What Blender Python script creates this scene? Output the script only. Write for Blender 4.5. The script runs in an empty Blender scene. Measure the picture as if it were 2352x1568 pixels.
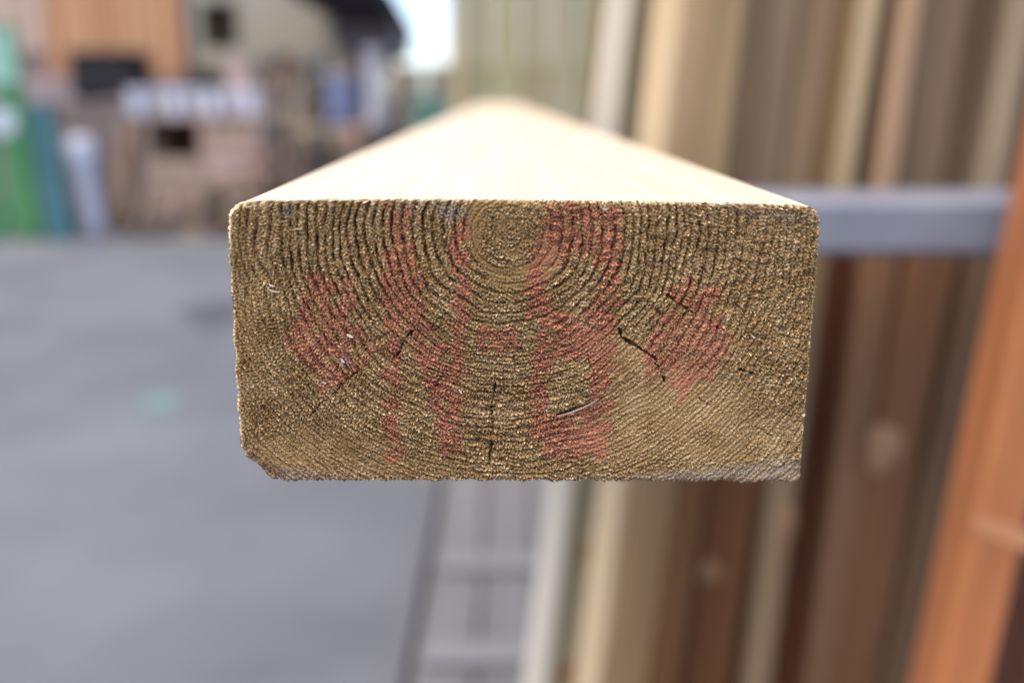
import bpy, bmesh, math, random
import numpy as np
from mathutils import Vector, Matrix

# ------------------------------------------------------------------ camera, sky, sun, exposure
sc = bpy.context.scene
COL = sc.collection
PITCH = math.radians(13.8)
HC = 1.18                       # camera height over the yard
FPX = 2287.0                    # focal length in pixels of a 2352 px wide picture (35 mm lens on 36 mm film)
CXP, CYP = 1176.0, 784.0

cam_d = bpy.data.cameras.new('camera')
cam_d.lens = 35.0
cam_d.sensor_width = 36.0
cam_d.clip_start = 0.01
cam_d.clip_end = 2000.0
cam_d.dof.use_dof = True
cam_d.dof.focus_distance = 0.1665
cam_d.dof.aperture_fstop = 6.8
cam_d.dof.aperture_blades = 9
cam = bpy.data.objects.new('camera', cam_d)
COL.objects.link(cam)
cam.location = (0, 0, HC)
cam.rotation_euler = (math.pi / 2 - PITCH, 0, 0)
sc.camera = cam

SUN_EL, SUN_AZ = math.radians(68), math.radians(-140)   # azimuth from +Y (view direction) towards +X
w = bpy.data.worlds.new('World')
sc.world = w
w.use_nodes = True
nt = w.node_tree
bg = nt.nodes['Background']
sky = nt.nodes.new('ShaderNodeTexSky')
sky.sky_type = 'NISHITA'
sky.sun_disc = False
sky.sun_elevation = SUN_EL
sky.sun_rotation = SUN_AZ
sky.air_density = 0.7
sky.dust_density = 1.6
sky.ozone_density = 0.3
nt.links.new(sky.outputs['Color'], bg.inputs['Color'])
bg.inputs['Strength'].default_value = 0.14

sun_d = bpy.data.lights.new('sun', 'SUN')
sun_d.energy = 1.5
sun_d.angle = math.radians(50)
sun_d.color = (1.0, 0.87, 0.71)
sun = bpy.data.objects.new('sun', sun_d)
COL.objects.link(sun)
sdir = Vector((math.sin(SUN_AZ) * math.cos(SUN_EL), math.cos(SUN_AZ) * math.cos(SUN_EL), math.sin(SUN_EL)))
sun.rotation_euler = (-sdir).to_track_quat('-Z', 'Y').to_euler()
sun.location = sdir * 20

sc.view_settings.view_transform = 'Standard'
sc.view_settings.look = 'None'
sc.view_settings.gamma = 1.0
sc.view_settings.use_curve_mapping = False
sc.view_settings.exposure = 1.68
sc.render.engine = 'CYCLES'
sc.cycles.use_denoising = True
sc.cycles.max_bounces = 6
sc.cycles.use_adaptive_sampling = False

rnd = random.Random(7)
rng = np.random.default_rng(11)

# ------------------------------------------------------------------ helpers
CP, SP = math.cos(PITCH), math.sin(PITCH)

def px(x, y, D):
    """point at forward distance D that the photograph shows at pixel (x, y) of the 2352 px wide view"""
    u, v = (x - CXP) / FPX, (CYP - y) / FPX
    den = CP + v * SP
    return Vector((u * D / den, D, HC + (-SP + v * CP) * D / den))

def gpx(x, y, z=0.0):
    """point on the ground seen at pixel (x, y)"""
    u, v = (x - CXP) / FPX, (CYP - y) / FPX
    dz = -SP + v * CP
    k = (z - HC) / dz
    return Vector((u * k, (CP + v * SP) * k, z))

def tag(o, label=None, cat=None, group=None, kind=None):
    if label: o['label'] = label
    if cat: o['category'] = cat
    if group: o['group'] = group
    if kind: o['kind'] = kind
    return o

def empty(name, loc, rot=(0, 0, 0)):
    o = bpy.data.objects.new(name, None)
    o.empty_display_size = 0.05
    COL.objects.link(o)
    o.location = loc
    o.rotation_euler = rot
    return o

def link_mesh(name, me, m, parent=None):
    o = bpy.data.objects.new(name, me)
    COL.objects.link(o)
    if m and not me.materials:
        me.materials.append(m)
    if parent:
        o.parent = parent
    return o

def from_bm(name, bm, m, parent=None, smooth=False):
    me = bpy.data.meshes.new(name)
    bm.normal_update()
    bm.to_mesh(me)
    bm.free()
    if smooth:
        for p in me.polygons: p.use_smooth = True
    return link_mesh(name, me, m, parent)

def bm_box(bm, c, s, rot=None, bev=0.0):
    """box centred at c with size s"""
    r = bmesh.ops.create_cube(bm, size=1.0)
    vs = r['verts']
    for v in vs:
        v.co = Vector((v.co.x * s[0], v.co.y * s[1], v.co.z * s[2]))
    if bev > 0:
        es = list({e for v in vs for e in v.link_edges})
        rb = bmesh.ops.bevel(bm, geom=es, offset=bev, segments=1, affect='EDGES', profile=0.5)
        vs = list({v for f in rb['faces'] for v in f.verts} | {v for v in vs if v.is_valid})
    M = Matrix.Translation(Vector(c))
    if rot is not None:
        M = M @ rot.to_4x4()
    for v in vs:
        v.co = M @ v.co
    return vs

def box(name, parent, c, s, m, bev=None, rot=None):
    bm = bmesh.new()
    bm_box(bm, c, s, rot, min(s) * 0.08 if bev is None else bev)
    return from_bm(name, bm, m, parent)

def span(name, parent, x0, x1, y0, y1, z0, z1, m, bev=None):
    return box(name, parent, ((x0 + x1) / 2, (y0 + y1) / 2, (z0 + z1) / 2), (x1 - x0, y1 - y0, z1 - z0), m, bev)

def lathe(name, parent, prof, m, n=20, wob=0.0, seed=0, loc=(0, 0, 0)):
    r_ = random.Random(seed)
    bm = bmesh.new()
    rings = []
    for (r, z) in prof:
        ring = []
        for k in range(n):
            a = 2 * math.pi * k / n
            rr = r * (1 + wob * (r_.random() - 0.5))
            ring.append(bm.verts.new((loc[0] + rr * math.cos(a), loc[1] + rr * math.sin(a), loc[2] + z)))
        rings.append(ring)
    for a, b in zip(rings, rings[1:]):
        for k in range(n):
            bm.faces.new((a[k], a[(k + 1) % n], b[(k + 1) % n], b[k]))
    bm.faces.new(list(reversed(rings[0])))
    bm.faces.new(rings[-1])
    return from_bm(name, bm, m, parent, smooth=True)

_mats = {}
def mat(name, col, rough=0.7, var=0.25, scale=(6, 6, 6), metallic=0.0, bump=0.0, col2=None, detail=5.0, spec=0.3, distort=0.0):
    """Principled material whose colour drifts between two tones of the same thing, by object-space noise"""
    if name in _mats: return _mats[name]
    m = bpy.data.materials.new(name)
    m.use_nodes = True
    t = m.node_tree
    b = t.nodes['Principled BSDF']
    b.inputs['Roughness'].default_value = rough
    b.inputs['Metallic'].default_value = metallic
    b.inputs['Specular IOR Level'].default_value = spec
    tc = t.nodes.new('ShaderNodeTexCoord')
    mp = t.nodes.new('ShaderNodeMapping')
    mp.inputs['Scale'].default_value = scale
    oi = t.nodes.new('ShaderNodeObjectInfo')
    mul = t.nodes.new('ShaderNodeMath'); mul.operation = 'MULTIPLY'; mul.inputs[1].default_value = 37.0
    t.links.new(oi.outputs['Random'], mul.inputs[0])
    t.links.new(tc.outputs['Object'], mp.inputs['Vector'])
    t.links.new(mul.outputs[0], mp.inputs['Location'])
    nz = t.nodes.new('ShaderNodeTexNoise')
    nz.inputs['Scale'].default_value = 1.0
    nz.inputs['Detail'].default_value = detail
    nz.inputs['Roughness'].default_value = 0.6
    nz.inputs['Distortion'].default_value = distort
    t.links.new(mp.outputs[0], nz.inputs['Vector'])
    rp = t.nodes.new('ShaderNodeValToRGB')
    c2 = col2 or tuple(min(1.0, c * (1 + var)) for c in col)
    c1 = tuple(c * (1 - var) for c in col)
    rp.color_ramp.elements[0].position = 0.3
    rp.color_ramp.elements[1].position = 0.7
    rp.color_ramp.elements[0].color = (*c1, 1)
    rp.color_ramp.elements[1].color = (*c2, 1)
    t.links.new(nz.outputs['Fac'], rp.inputs['Fac'])
    t.links.new(rp.outputs['Color'], b.inputs['Base Color'])
    if bump:
        bp = t.nodes.new('ShaderNodeBump')
        bp.inputs['Strength'].default_value = bump
        bp.inputs['Distance'].default_value = 0.01
        t.links.new(nz.outputs['Fac'], bp.inputs['Height'])
        t.links.new(bp.outputs[0], b.inputs['Normal'])
    _mats[name] = m
    return m

def lin(r, g, b):
    f = lambda c: c / 12.92 if c <= 0.04045 else ((c + 0.055) / 1.055) ** 2.4
    return tuple(f(v / 255.0) for v in (r, g, b))

def board_mat(name, col, var=0.28):
    return mat(name, col, rough=0.75, var=var, scale=(30, 30, 1.7), bump=0.25, spec=0.08, distort=0.7)

# ------------------------------------------------------------------ ground
def asphalt():
    m = bpy.data.materials.new('asphalt')
    m.use_nodes = True
    t = m.node_tree
    b = t.nodes['Principled BSDF']
    b.inputs['Roughness'].default_value = 0.85
    tc = t.nodes.new('ShaderNodeTexCoord')
    n1 = t.nodes.new('ShaderNodeTexNoise'); n1.inputs['Scale'].default_value = 1.1; n1.inputs['Detail'].default_value = 6
    n2 = t.nodes.new('ShaderNodeTexNoise'); n2.inputs['Scale'].default_value = 140; n2.inputs['Detail'].default_value = 3
    t.links.new(tc.outputs['Object'], n1.inputs['Vector'])
    t.links.new(tc.outputs['Object'], n2.inputs['Vector'])
    r1 = t.nodes.new('ShaderNodeValToRGB')
    r1.color_ramp.elements[0].position = 0.32; r1.color_ramp.elements[0].color = (0.083, 0.087, 0.094, 1)
    r1.color_ramp.elements[1].position = 0.68; r1.color_ramp.elements[1].color = (0.140, 0.145, 0.154, 1)
    t.links.new(n1.outputs['Fac'], r1.inputs['Fac'])
    mx = t.nodes.new('ShaderNodeMix'); mx.data_type = 'RGBA'; mx.blend_type = 'MULTIPLY'
    mx.inputs['Factor'].default_value = 0.5
    r2 = t.nodes.new('ShaderNodeValToRGB')
    r2.color_ramp.elements[0].position = 0.3; r2.color_ramp.elements[0].color = (0.55, 0.55, 0.55, 1)
    r2.color_ramp.elements[1].position = 0.7; r2.color_ramp.elements[1].color = (1, 1, 1, 1)
    t.links.new(n2.outputs['Fac'], r2.inputs['Fac'])
    t.links.new(r1.outputs[0], mx.inputs['A'])
    t.links.new(r2.outputs[0], mx.inputs['B'])
    t.links.new(mx.outputs['Result'], b.inputs['Base Color'])
    bp = t.nodes.new('ShaderNodeBump'); bp.inputs['Strength'].default_value = 0.4; bp.inputs['Distance'].default_value = 0.006
    t.links.new(n2.outputs['Fac'], bp.inputs['Height'])
    t.links.new(bp.outputs[0], b.inputs['Normal'])
    return m

bm = bmesh.new()
v = [bm.verts.new(c) for c in ((-400, -60, 0), (400, -60, 0), (400, 800, 0), (-400, 800, 0))]
bm.faces.new(v)
tag(from_bm('ground', bm, asphalt()), kind='structure')

def blot(name, c, rx, ry, m, seed, z, n=22):
    r_ = random.Random(seed)
    bm = bmesh.new()
    ph = [r_.uniform(0, 6.28) for _ in range(4)]
    vs = []
    for k in range(n):
        a = 2 * math.pi * k / n
        q = 1 + 0.22 * math.sin(2 * a + ph[0]) + 0.16 * math.sin(3 * a + ph[1]) + 0.10 * math.sin(7 * a + ph[2])
        vs.append(bm.verts.new((rx * q * math.cos(a), ry * q * math.sin(a), 0)))
    bm.faces.new(vs)
    o = from_bm(name, bm, m)
    o.location = (c.x, c.y, z)
    return o

tag(blot('paint_splash', gpx(368, 925), 0.07, 0.10, mat('mint_paint', (0.105, 0.185, 0.168), 0.7, 0.25, (20, 20, 20)), 3, 0.004),
    'small mint green paint splash on the grey asphalt', 'paint mark')
tag(blot('oil_stain', gpx(500, 715), 0.22, 0.34, mat('oil', (0.060, 0.061, 0.066), 0.7, 0.15, (9, 9, 9)), 5, 0.004),
    'faint darker oil stain on the asphalt left of the timber', 'stain')

# ------------------------------------------------------------------ the timber in front
TW, TH, TL = 0.095, 0.0470, 2.25
FU = 1371.0                      # face units across the width
FH = FU * TH / TW                # and down the height
D0 = 0.159
YAW = math.radians(0.88)         # far end drifts to the left
ROLL = math.radians(0.45)
pl, pr_ = px(517, 462, D0 - 0.0007), px(1888, 472, D0 + 0.0008)
timber = empty('timber_beam', ((pl.x + pr_.x) / 2, D0, (pl.z + pr_.z) / 2), (0, ROLL, YAW))
tag(timber, 'sawn end of a pale timber beam with red stamped lettering, in sharp focus', 'timber')

def homography(src, dst):
    A = []
    for (x, y), (X, Y) in zip(src, dst):
        A.append([x, y, 1, 0, 0, 0, -X * x, -X * y, -X])
        A.append([0, 0, 0, x, y, 1, -Y * x, -Y * y, -Y])
    return np.linalg.svd(np.array(A, float))[2][-1].reshape(3, 3)
HM = homography([(517, 462), (1888, 472), (1852, 1100), (553, 1096)], [(0, 0), (FU, 0), (FU, FH), (0, FH)])
def fu(pts):
    p = np.array([[x, y, 1.0] for x, y in pts]) @ HM.T
    return p[:, :2] / p[:, 2:]
z1 = lambda pts: fu([(612.5 + .4342 * x, 435.6 + .4342 * y) for x, y in pts])
z2 = lambda pts: fu([(1055 + .434 * x, 435.6 + .434 * y) for x, y in pts])
z3 = lambda pts: fu([(1395.2 + .4341 * x, 435.6 + .4341 * y) for x, y in pts])

NX, NY = 1260, 624
def fft_noise(lo, hi, seed, shape=(NY, NX), ax=1.0, ay=1.0, step=FU / NX):
    """unit-variance noise with wavelengths between lo and hi face units (ax, ay stretch it)"""
    g = np.random.default_rng(seed)
    F = np.fft.rfft2(g.standard_normal(shape))
    fy = np.fft.fftfreq(shape[0], step)[:, None] * ay
    fx = np.fft.rfftfreq(shape[1], step)[None, :] * ax
    f = np.hypot(fx, fy)
    lf = np.log(np.maximum(f, 1e-9))
    a, b = math.log(1 / hi), math.log(1 / lo)
    mid, wd = (a + b) / 2, max((b - a) / 2, 0.15)
    F *= np.exp(-((lf - mid) / wd) ** 2)
    r = np.fft.irfft2(F, shape)
    return (r - r.mean()) / r.std()
def blur(img, lam):
    F = np.fft.rfft2(img)
    s = lam / (FU / NX)
    fy = np.fft.fftfreq(img.shape[0])[:, None]
    fx = np.fft.rfftfreq(img.shape[1])[None, :]
    return np.fft.irfft2(F * np.exp(-2 * (math.pi * s) ** 2 * (fx ** 2 + fy ** 2)), img.shape)
def sstep(a, b, x):
    t = np.clip((x - a) / (b - a), 0, 1)
    return t * t * (3 - 2 * t)
def inside(P, X, Y):
    r = np.zeros(X.shape, bool)
    n = len(P)
    for i in range(n):
        x0, y0 = P[i]; x1, y1 = P[(i + 1) % n]
        if y0 == y1: continue
        c = ((y0 > Y) != (y1 > Y)) & (X < (x1 - x0) * (Y - y0) / (y1 - y0) + x0)
        r ^= c
    return r
def seg_dist(P, X, Y):
    d = np.full(X.shape, 1e9)
    for (x0, y0), (x1, y1) in zip(P[:-1], P[1:]):
        L2 = (x1 - x0) ** 2 + (y1 - y0) ** 2
        t = np.clip(((X - x0) * (x1 - x0) + (Y - y0) * (y1 - y0)) / L2, 0, 1)
        d = np.minimum(d, np.hypot(X - x0 - t * (x1 - x0), Y - y0 - t * (y1 - y0)))
    return d

# --- outline of the sawn end
ca, cb = np.meshgrid(np.linspace(0, 1, NX), np.linspace(0, 1, NY))
X0, Y0 = ca * FU, cb * FH
n1d = lambda n, lo, hi, s, amp: fft_noise(lo, hi, s, (1, n), step=FU / n)[0] * amp
def n1c(n, lo, hi, s, amp, L):
    g = np.random.default_rng(s); F = np.fft.rfft(g.standard_normal(n)); f = np.fft.rfftfreq(n, L / n)
    F *= np.exp(-((np.log(np.maximum(f, 1e-9)) - (math.log(1 / lo) + math.log(1 / hi)) / 2) / max((math.log(hi) - math.log(lo)) / 2, .2)) ** 2)
    r = np.fft.irfft(F, n); return r / r.std() * amp
ys = np.linspace(0, FH, NY)
def corner(ylist, r):
    return np.where(ylist < r, r - np.sqrt(np.maximum(r * r - (r - ylist) ** 2, 0)), 0)
xl = 1.5 * corner(ys, 44) + n1c(NY, 8, 30, 21, 0.9, FH) + n1c(NY, 60, 200, 22, 1.2, FH)
chip = fu([(553, 1026), (559, 1046), (583, 1058), (598, 1070), (610, 1086), (622, 1097), (634, 1104)])
xl += np.interp(ys, chip[:, 1], chip[:, 0], left=0) + np.where(ys > chip[0, 1], n1c(NY, 8, 25, 23, 1.0, FH), 0)
xr = FU - corner(ys, 40) - corner(FH - ys, 15) + n1c(NY, 7, 26, 24, 1.3, FH)
X = xl[:, None] + ca * (xr - xl)[:, None]
xs = np.linspace(0, FU, NX)
yt = -7 * (1 - ((xs - 640) / 700) ** 2) + n1c(NX, 9, 26, 25, 1.0, FU)
yb = FH + n1c(NX, 8, 26, 26, 1.9, FU) + n1c(NX, 60, 220, 27, 1.5, FU)
Y = yt[None, :] + cb * (yb - yt)[None, :]

# --- growth rings about the pith
PX_, PY_ = fu([(1168, 532)])[0]
warp1, warp2 = fft_noise(120, 400, 31), fft_noise(30, 90, 32)
dx, dy = X - PX_, Y - PY_
rr = np.hypot(dx, dy * 1.03)
ang = np.arctan2(dy, dx)                       # +90 deg points down
rj = rr + warp1 * 3.5 + warp2 * 1.0 + fft_noise(7, 16, 33) * 0.5
down = sstep(0.25, 0.95, np.sin(ang))
upl = sstep(0.2, -0.5, np.sin(ang) - 0.15) * (dx < 0)
lam = 26 - 4 * sstep(90, 200, rr)
grow = rj + 14 * np.sin(rj / 140.0 + 1.0) + 8 * np.sin(rj / 57.0) + 1.8 * np.sin(rj / 17.3 + 2.0)
ph = grow / 19.5
prof = 0.5 + 0.5 * np.cos(2 * math.pi * ph)             # 1 on a ridge
groove = np.clip((0.34 - prof) / 0.34, 0, 1) ** 0.8 * np.clip(0.95 + 0.22 * fft_noise(9, 24, 35), 0.3, 1.3)
grow2 = rr + warp1 * 3.0 + warp2 * 0.6 + fft_noise(7, 16, 34) * 0.6 + 5 * np.sin(rr / 57.0)
prof2 = 0.5 + 0.5 * np.cos(2 * math.pi * grow2 / 10.6)
groove2 = np.clip((0.42 - prof2) / 0.42, 0, 1)

# --- beads of torn fibre strung along each ring
tab = np.random.default_rng(99).random(1 << 16)
def beads(period, length, s):
    k = np.floor(grow / period + 0.5).astype(np.int64)
    t = ang * rr / length + tab[(k * 131 + s) & 65535] * 17
    i = np.floor(t).astype(np.int64); f = t - i; f = f * f * (3 - 2 * f)
    a = tab[(k * 7919 + i * 31 + s) & 65535]; b = tab[(k * 7919 + (i + 1) * 31 + s) & 65535]
    return (a * (1 - f) + b * f - 0.5) * 3.2
bead1, bead2 = beads(19.5, 8.5, 5), beads(10.6, 7.5, 77)

# --- how rough the saw left each area
def blob(cx, cy, rx, ry, soft=0.5):
    d = np.hypot((X - cx) / rx, (Y - cy) / ry)
    return sstep(1 + soft, 1 - soft, d)
px1 = lambda x, y: fu([(x, y)])[0]
smooth = np.zeros_like(X)
for (cx, cy, rx, ry, a) in ((1560, 930, 190, 110, 1.0), (1700, 1010, 190, 100, .8), (1450, 830, 60, 70, .9), (1430, 1000, 110, 90, .8),
                            (700, 1040, 190, 70, .75), (545, 760, 55, 300, .5), (860, 1060, 180, 50, .6), (1380, 790, 60, 40, .7), (1620, 790, 120, 100, .35)):
    q = px1(cx, cy)
    smooth = np.maximum(smooth, a * blob(q[0], q[1], rx, ry, 0.6))
resin = np.zeros_like(X)
re_ = rr + 7 * np.cos(ang * 2 + 0.6) - 10 * np.sin(ang) + warp2 * 5
resin = sstep(68, 80, re_) * sstep(108, 94, re_) * (1 - 0.8 * sstep(0.2, 0.9, np.cos(ang + 0.25)))
resin = np.maximum(resin, 0.7 * sstep(26, 30, re_) * sstep(42, 36, re_))
for (cx, cy, rx, ry) in ((1095, 500, 26, 46), (1185, 640, 60, 20), (1265, 600, 22, 42)):
    q = px1(cx, cy); resin = np.maximum(resin, 0.8 * blob(q[0], q[1], rx, ry, .4))
smooth = np.maximum(smooth, resin * 0.85)
smooth = np.clip(smooth + 0.06 * fft_noise(60, 160, 41), 0, 1)
q = px1(1700, 1086); smooth = np.maximum(smooth, 0.85 * blob(q[0], q[1], 260, 30, .6))
rough = 1 - 0.80 * smooth

# --- relief in millimetres (towards the camera)
fib = fft_noise(6.2, 12.0, 51)                    # bundles of torn fibre
fib = 0.85 * np.tanh(fib * 0.9) + 0.30 * np.abs(fft_noise(7, 15, 52)) + 0.55 * np.where(down > 0.4, bead2, bead1)
fine = fft_noise(3.2, 5.5, 53)
coarse = fft_noise(18, 45, 54)
rows = fft_noise(8, 13, 55, ax=0.45)            # cross-hatched torn rows low in the middle
def pblob(x, y, rx, ry, soft=0.7):
    q = px1(x, y)
    return blob(q[0], q[1], rx, ry, soft)
g_ang = 0.26 + 0.74 * pblob(860, 560, 260, 150) + 0.42 * pblob(1510, 560, 170, 170) + 0.34 * pblob(1300, 650, 120, 120)
g_ang += 0.25 * pblob(800, 800, 170, 130) + 0.22 * pblob(1600, 790, 130, 110) + 0.25 * pblob(1150, 960, 170, 120)
g_ang = np.clip(g_ang, 0, 1.05) * sstep(30, 110, rr)
g_ang *= np.clip(0.90 + 0.30 * fft_noise(40, 120, 56), 0.2, 1.4)
h = 0.19 * fib * rough + 0.055 * fine * (0.35 + 0.65 * rough) + 0.06 * coarse * rough
h += 0.05 * rows * down * rough
h -= 0.92 * groove * g_ang * (0.16 + 0.84 * rough) * (1 - 0.25 * down)
pit = sstep(1.25, 2.1, fft_noise(6, 12, 59)) * rough
spk = np.maximum(sstep(1.25, 2.0, fft_noise(6.5, 11.0, 93)), sstep(1.6, 2.4, fft_noise(10.0, 16.0, 94))) * rough
h += 0.22 * spk - 0.40 * pit
h -= 0.32 * groove2 * (0.3 + 0.7 * np.maximum(down, smooth)) * (1 - 0.45 * smooth) * (1 - 0.6 * np.clip(g_ang, 0, 1)) * np.clip(0.8 + 0.4 * fft_noise(30, 90, 58), 0.1, 1.3) * (0.5 + 0.5 * sstep(150, 260, rr))
q = px1(1150, 960)
mid_low = blob(q[0], q[1], 150, 150, .5)
h -= 0.20 * mid_low * np.clip(np.cos(2 * math.pi * (X + 4 * warp2) / 13.0), 0, 1)
h += -0.12 * mid_low + 0.10 * fft_noise(200, 500, 57)

# --- drying cracks, and the pocket under the lifted sliver
cr = np.zeros_like(X)
def crack(P, wd, depth, s):
    global cr
    wob = fft_noise(8, 40, s) * 1.5
    d = seg_dist(P, X + wob, Y + fft_noise(8, 40, s + 1) * 1.5)
    k = sstep(wd, wd * 0.25, d) * np.clip(0.75 + 0.5 * fft_noise(25, 70, s + 2), 0.1, 1.2)
    cr = np.maximum(cr, depth * k)
crack(z3([(75, 730), (85, 770), (150, 810), (200, 840), (262, 880), (322, 1000)]), 4.2, 2.2, 61)
crack(z3([(110, 790), (165, 815)]), 6.0, 2.5, 62)
crack(z3([(290, 530), (380, 590), (462, 642)]), 4.0, 1.8, 63)
crack(z3([(720, 940), (790, 962)]), 4.0, 1.5, 64)
crack(z3([(500, 1090), (600, 1152)]), 2.4, 0.5, 65)
crack(z3([(790, 1240), (830, 1250), (910, 1302)]), 2.4, 0.5, 66)
crack(z3([(560, 700), (640, 740)]), 3.0, 0.9, 67)
crack(z1([(772, 738), (730, 790), (702, 850), (670, 890)]), 4.2, 2.0, 68)
crack(z1([(560, 890), (480, 950), (400, 1010), (370, 1050), (330, 1086)]), 2.8, 0.9, 69)
crack(z1([(942, 960), (898, 1032)]), 3.2, 1.1, 70)
crack(z1([(290, 1110), (240, 1170), (215, 1222)]), 3.0, 1.0, 71)
crack(z2([(197, 1020), (190, 1090), (178, 1130), (190, 1240), (180, 1340), (166, 1440)]), 4.0, 1.8, 72)
crack(z2([(900, 575), (930, 590)]), 4.0, 1.2, 73)
crack(z2([(535, 1178), (580, 1166), (632, 1146)]), 5.0, 2.2, 74)
for k in range(26):                                  # hairline checks that follow the rays
    a = rng.uniform(-0.3, math.pi + 0.3); r0 = rng.uniform(160, 560); L = rng.uniform(18, 55)
    P = [(PX_ + r0 * math.cos(a), PY_ + r0 * math.sin(a)), (PX_ + (r0 + L) * math.cos(a + .03), PY_ + (r0 + L) * math.sin(a + .03))]
    if 20 < P[0][0] < FU - 20 and 20 < P[0][1] < FH - 20:
        d = seg_dist(P, X + warp2 * 2, Y + fib * 1.5)
        cr = np.maximum(cr, 0.5 * sstep(2.4, 0.8, d))
h -= cr

# --- arrises: the cut rolls over at the outline
e = np.minimum(np.minimum(X - xl[:, None], xr[:, None] - X), np.minimum(Y - yt[None, :], yb[None, :] - Y))
h -= 0.45 * np.clip(1 - e / 9.0, 0, 1) ** 2
tl = np.exp(-(X ** 2 + Y ** 2) / 95.0 ** 2) + 0.5 * np.exp(-((FU - X) ** 2 + Y ** 2) / 60.0 ** 2)
h -= 1.1 * tl * np.clip(1 - e / 20.0, 0, 1) ** 2
q = chip
ch = np.maximum(0, 40 - seg_dist(q, X, Y)) / 40
h -= 0.5 * ch ** 1.5
edge = np.zeros_like(X, bool); edge[0] = edge[-1] = True; edge[:, 0] = edge[:, -1] = True

# --- pigment masks
def poly(P): return inside(P, X, Y).astype(float)
N1 = z1([(640, 70), (742, 60), (760, 250), (815, 420), (860, 620), (905, 790), (975, 930), (985, 700), (975, 400), (962, 280), (985, 170),
         (1050, 140), (1068, 300), (1055, 520), (1052, 760), (1040, 1000), (1040, 1400), (930, 1405), (900, 1220), (860, 1060), (790, 860),
         (720, 700), (705, 860), (712, 1100), (708, 1400), (640, 1420), (622, 1200), (632, 900), (618, 640), (606, 420), (650, 260)])
E_out = z2([(440, 120), (560, 78), (850, 88), (868, 250), (848, 500), (832, 700), (832, 900), (812, 1000), (806, 1400), (480, 1412), (405, 1300),
            (376, 1000), (402, 860), (445, 730), (380, 640), (345, 470), (385, 340), (425, 200)])
E_h1 = z2([(530, 345), (720, 345), (742, 430), (712, 590), (640, 668), (525, 640), (468, 560), (480, 430)])
E_h2 = z2([(510, 905), (680, 885), (722, 960), (702, 1110), (570, 1180), (482, 1190), (472, 1000)])
DASH = z2([(92, 735), (250, 720), (315, 745), (318, 815), (200, 838), (98, 825)])
LB = z1([(200, 450), (330, 440), (430, 450), (470, 520), (485, 640), (545, 760), (555, 880), (480, 950), (380, 1015), (330, 1090), (285, 1060),
         (245, 960), (120, 870), (90, 760), (135, 640), (205, 600), (190, 540)])
RB1 = z3([(295, 515), (380, 485), (600, 498), (618, 560), (560, 600), (462, 640), (380, 590), (310, 545)])
RB2 = z3([(300, 640), (470, 655), (560, 650), (612, 615), (632, 700), (672, 780), (645, 900), (560, 970), (470, 1010), (420, 1110), (380, 1130), (395, 1050), (330, 1000),
          (178, 910), (190, 830), (240, 720)])
paint = poly(N1) * 0.95 + poly(E_out) * (1 - poly(E_h1)) * (1 - poly(E_h2)) * 1.05 + poly(DASH) + poly(LB) * 0.80 + poly(RB1) + poly(RB2) * 0.88
paint = np.clip(0.6 * blur(paint, 4.0) + 0.4 * blur(paint, 12.0), 0, 1.1)
wear = 0.30 * fft_noise(35, 110, 81) + 0.16 * fft_noise(9, 20, 82) + 0.08 * fib
paint = sstep(0.25, 0.9, paint + wear * (paint > 0.05)) * np.clip(0.78 + 0.24 * fft_noise(9, 22, 83), 0.05, 0.97)
dirt = np.zeros_like(X)
def dpoly(P, a, sft):
    global dirt
    dirt = np.maximum(dirt, np.clip(blur(poly(P), sft) * a, 0, 1))
dpoly(z1([(885, 110), (940, 85), (1045, 95), (1050, 140), (960, 165), (900, 150)]), 1.0, 4)
dpoly(z1([(670, 55), (1050, 45), (1045, 100), (800, 115), (690, 105)]), 0.45, 6)
dpoly(z1([(375, 870), (430, 860), (450, 920), (395, 930)]), 0.8, 4)
dpoly(z3([(-300, 1522), (0, 1512), (250, 1492), (500, 1462), (1090, 1405), (1090, 1570), (-300, 1570)]), 0.8, 6)
dpoly(z1([(-120, 1400), (-40, 1440), (200, 1470), (480, 1500), (480, 1560), (-200, 1560)]), 0.7, 7)
dpoly(z3([(520, 88), (800, 105), (1135, 118), (1135, 165), (900, 160), (700, 130)]), 0.55, 5)
dirt = np.maximum(dirt, 0.6 * ch ** 2)
dirt *= np.clip(0.85 + 0.25 * fft_noise(10, 40, 85), 0.2, 1.15)
q = px1(662, 487); pink = sstep(1.2, .8, np.maximum(np.abs(X - q[0]) / 13, np.abs(Y - q[1]) / 13))

tone = 0.42 + 0.13 * np.tanh(fft_noise(6, 12, 91)) + 0.05 * fine + 0.035 * fft_noise(80, 260, 92) + 0.08 * fib * rough
tone += 0.27 * (prof - 0.45) * (0.25 + 0.75 * g_ang) * (0.5 + 0.5 * rough) + 0.20 * (prof2 - 0.5) * np.maximum(smooth, 0.8 * down) * (1 - 0.5 * np.clip(g_ang, 0, 1))
tone += 0.16 * smooth * (X / FU - 0.15)
tone += 0.38 * spk * np.clip(0.7 + 0.5 * fft_noise(20, 60, 95), 0.2, 1.3) - 0.12 * pit                      # pale broken fibre tips
tone += (0.40 * np.clip(1 - (X - xl[:, None]) / 11.0, 0, 1) + 0.30 * np.clip(1 - (Y - yt[None, :]) / 7.0, 0, 1) + 0.2 * np.clip(1 - (xr[:, None] - X) / 7.0, 0, 1)) * (Y < FH - 60)           # side light on the arris, painted into the tone
tone += 0.6 * tl * np.clip(1.25 - e / 16.0, 0, 1)  # bright rounded top corners: light put into the tone as well
tone = np.clip(tone, 0, 1)

S = TW / FU
hh = h.copy()
hh[edge] = -0.6 - 1.1 * tl[edge]
co = np.empty((NY, NX, 3), np.float32)
lx = (X - FU / 2) * S
lz = -Y * S
co[..., 0] = lx; co[..., 1] = -hh * 0.001; co[..., 2] = lz

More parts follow.
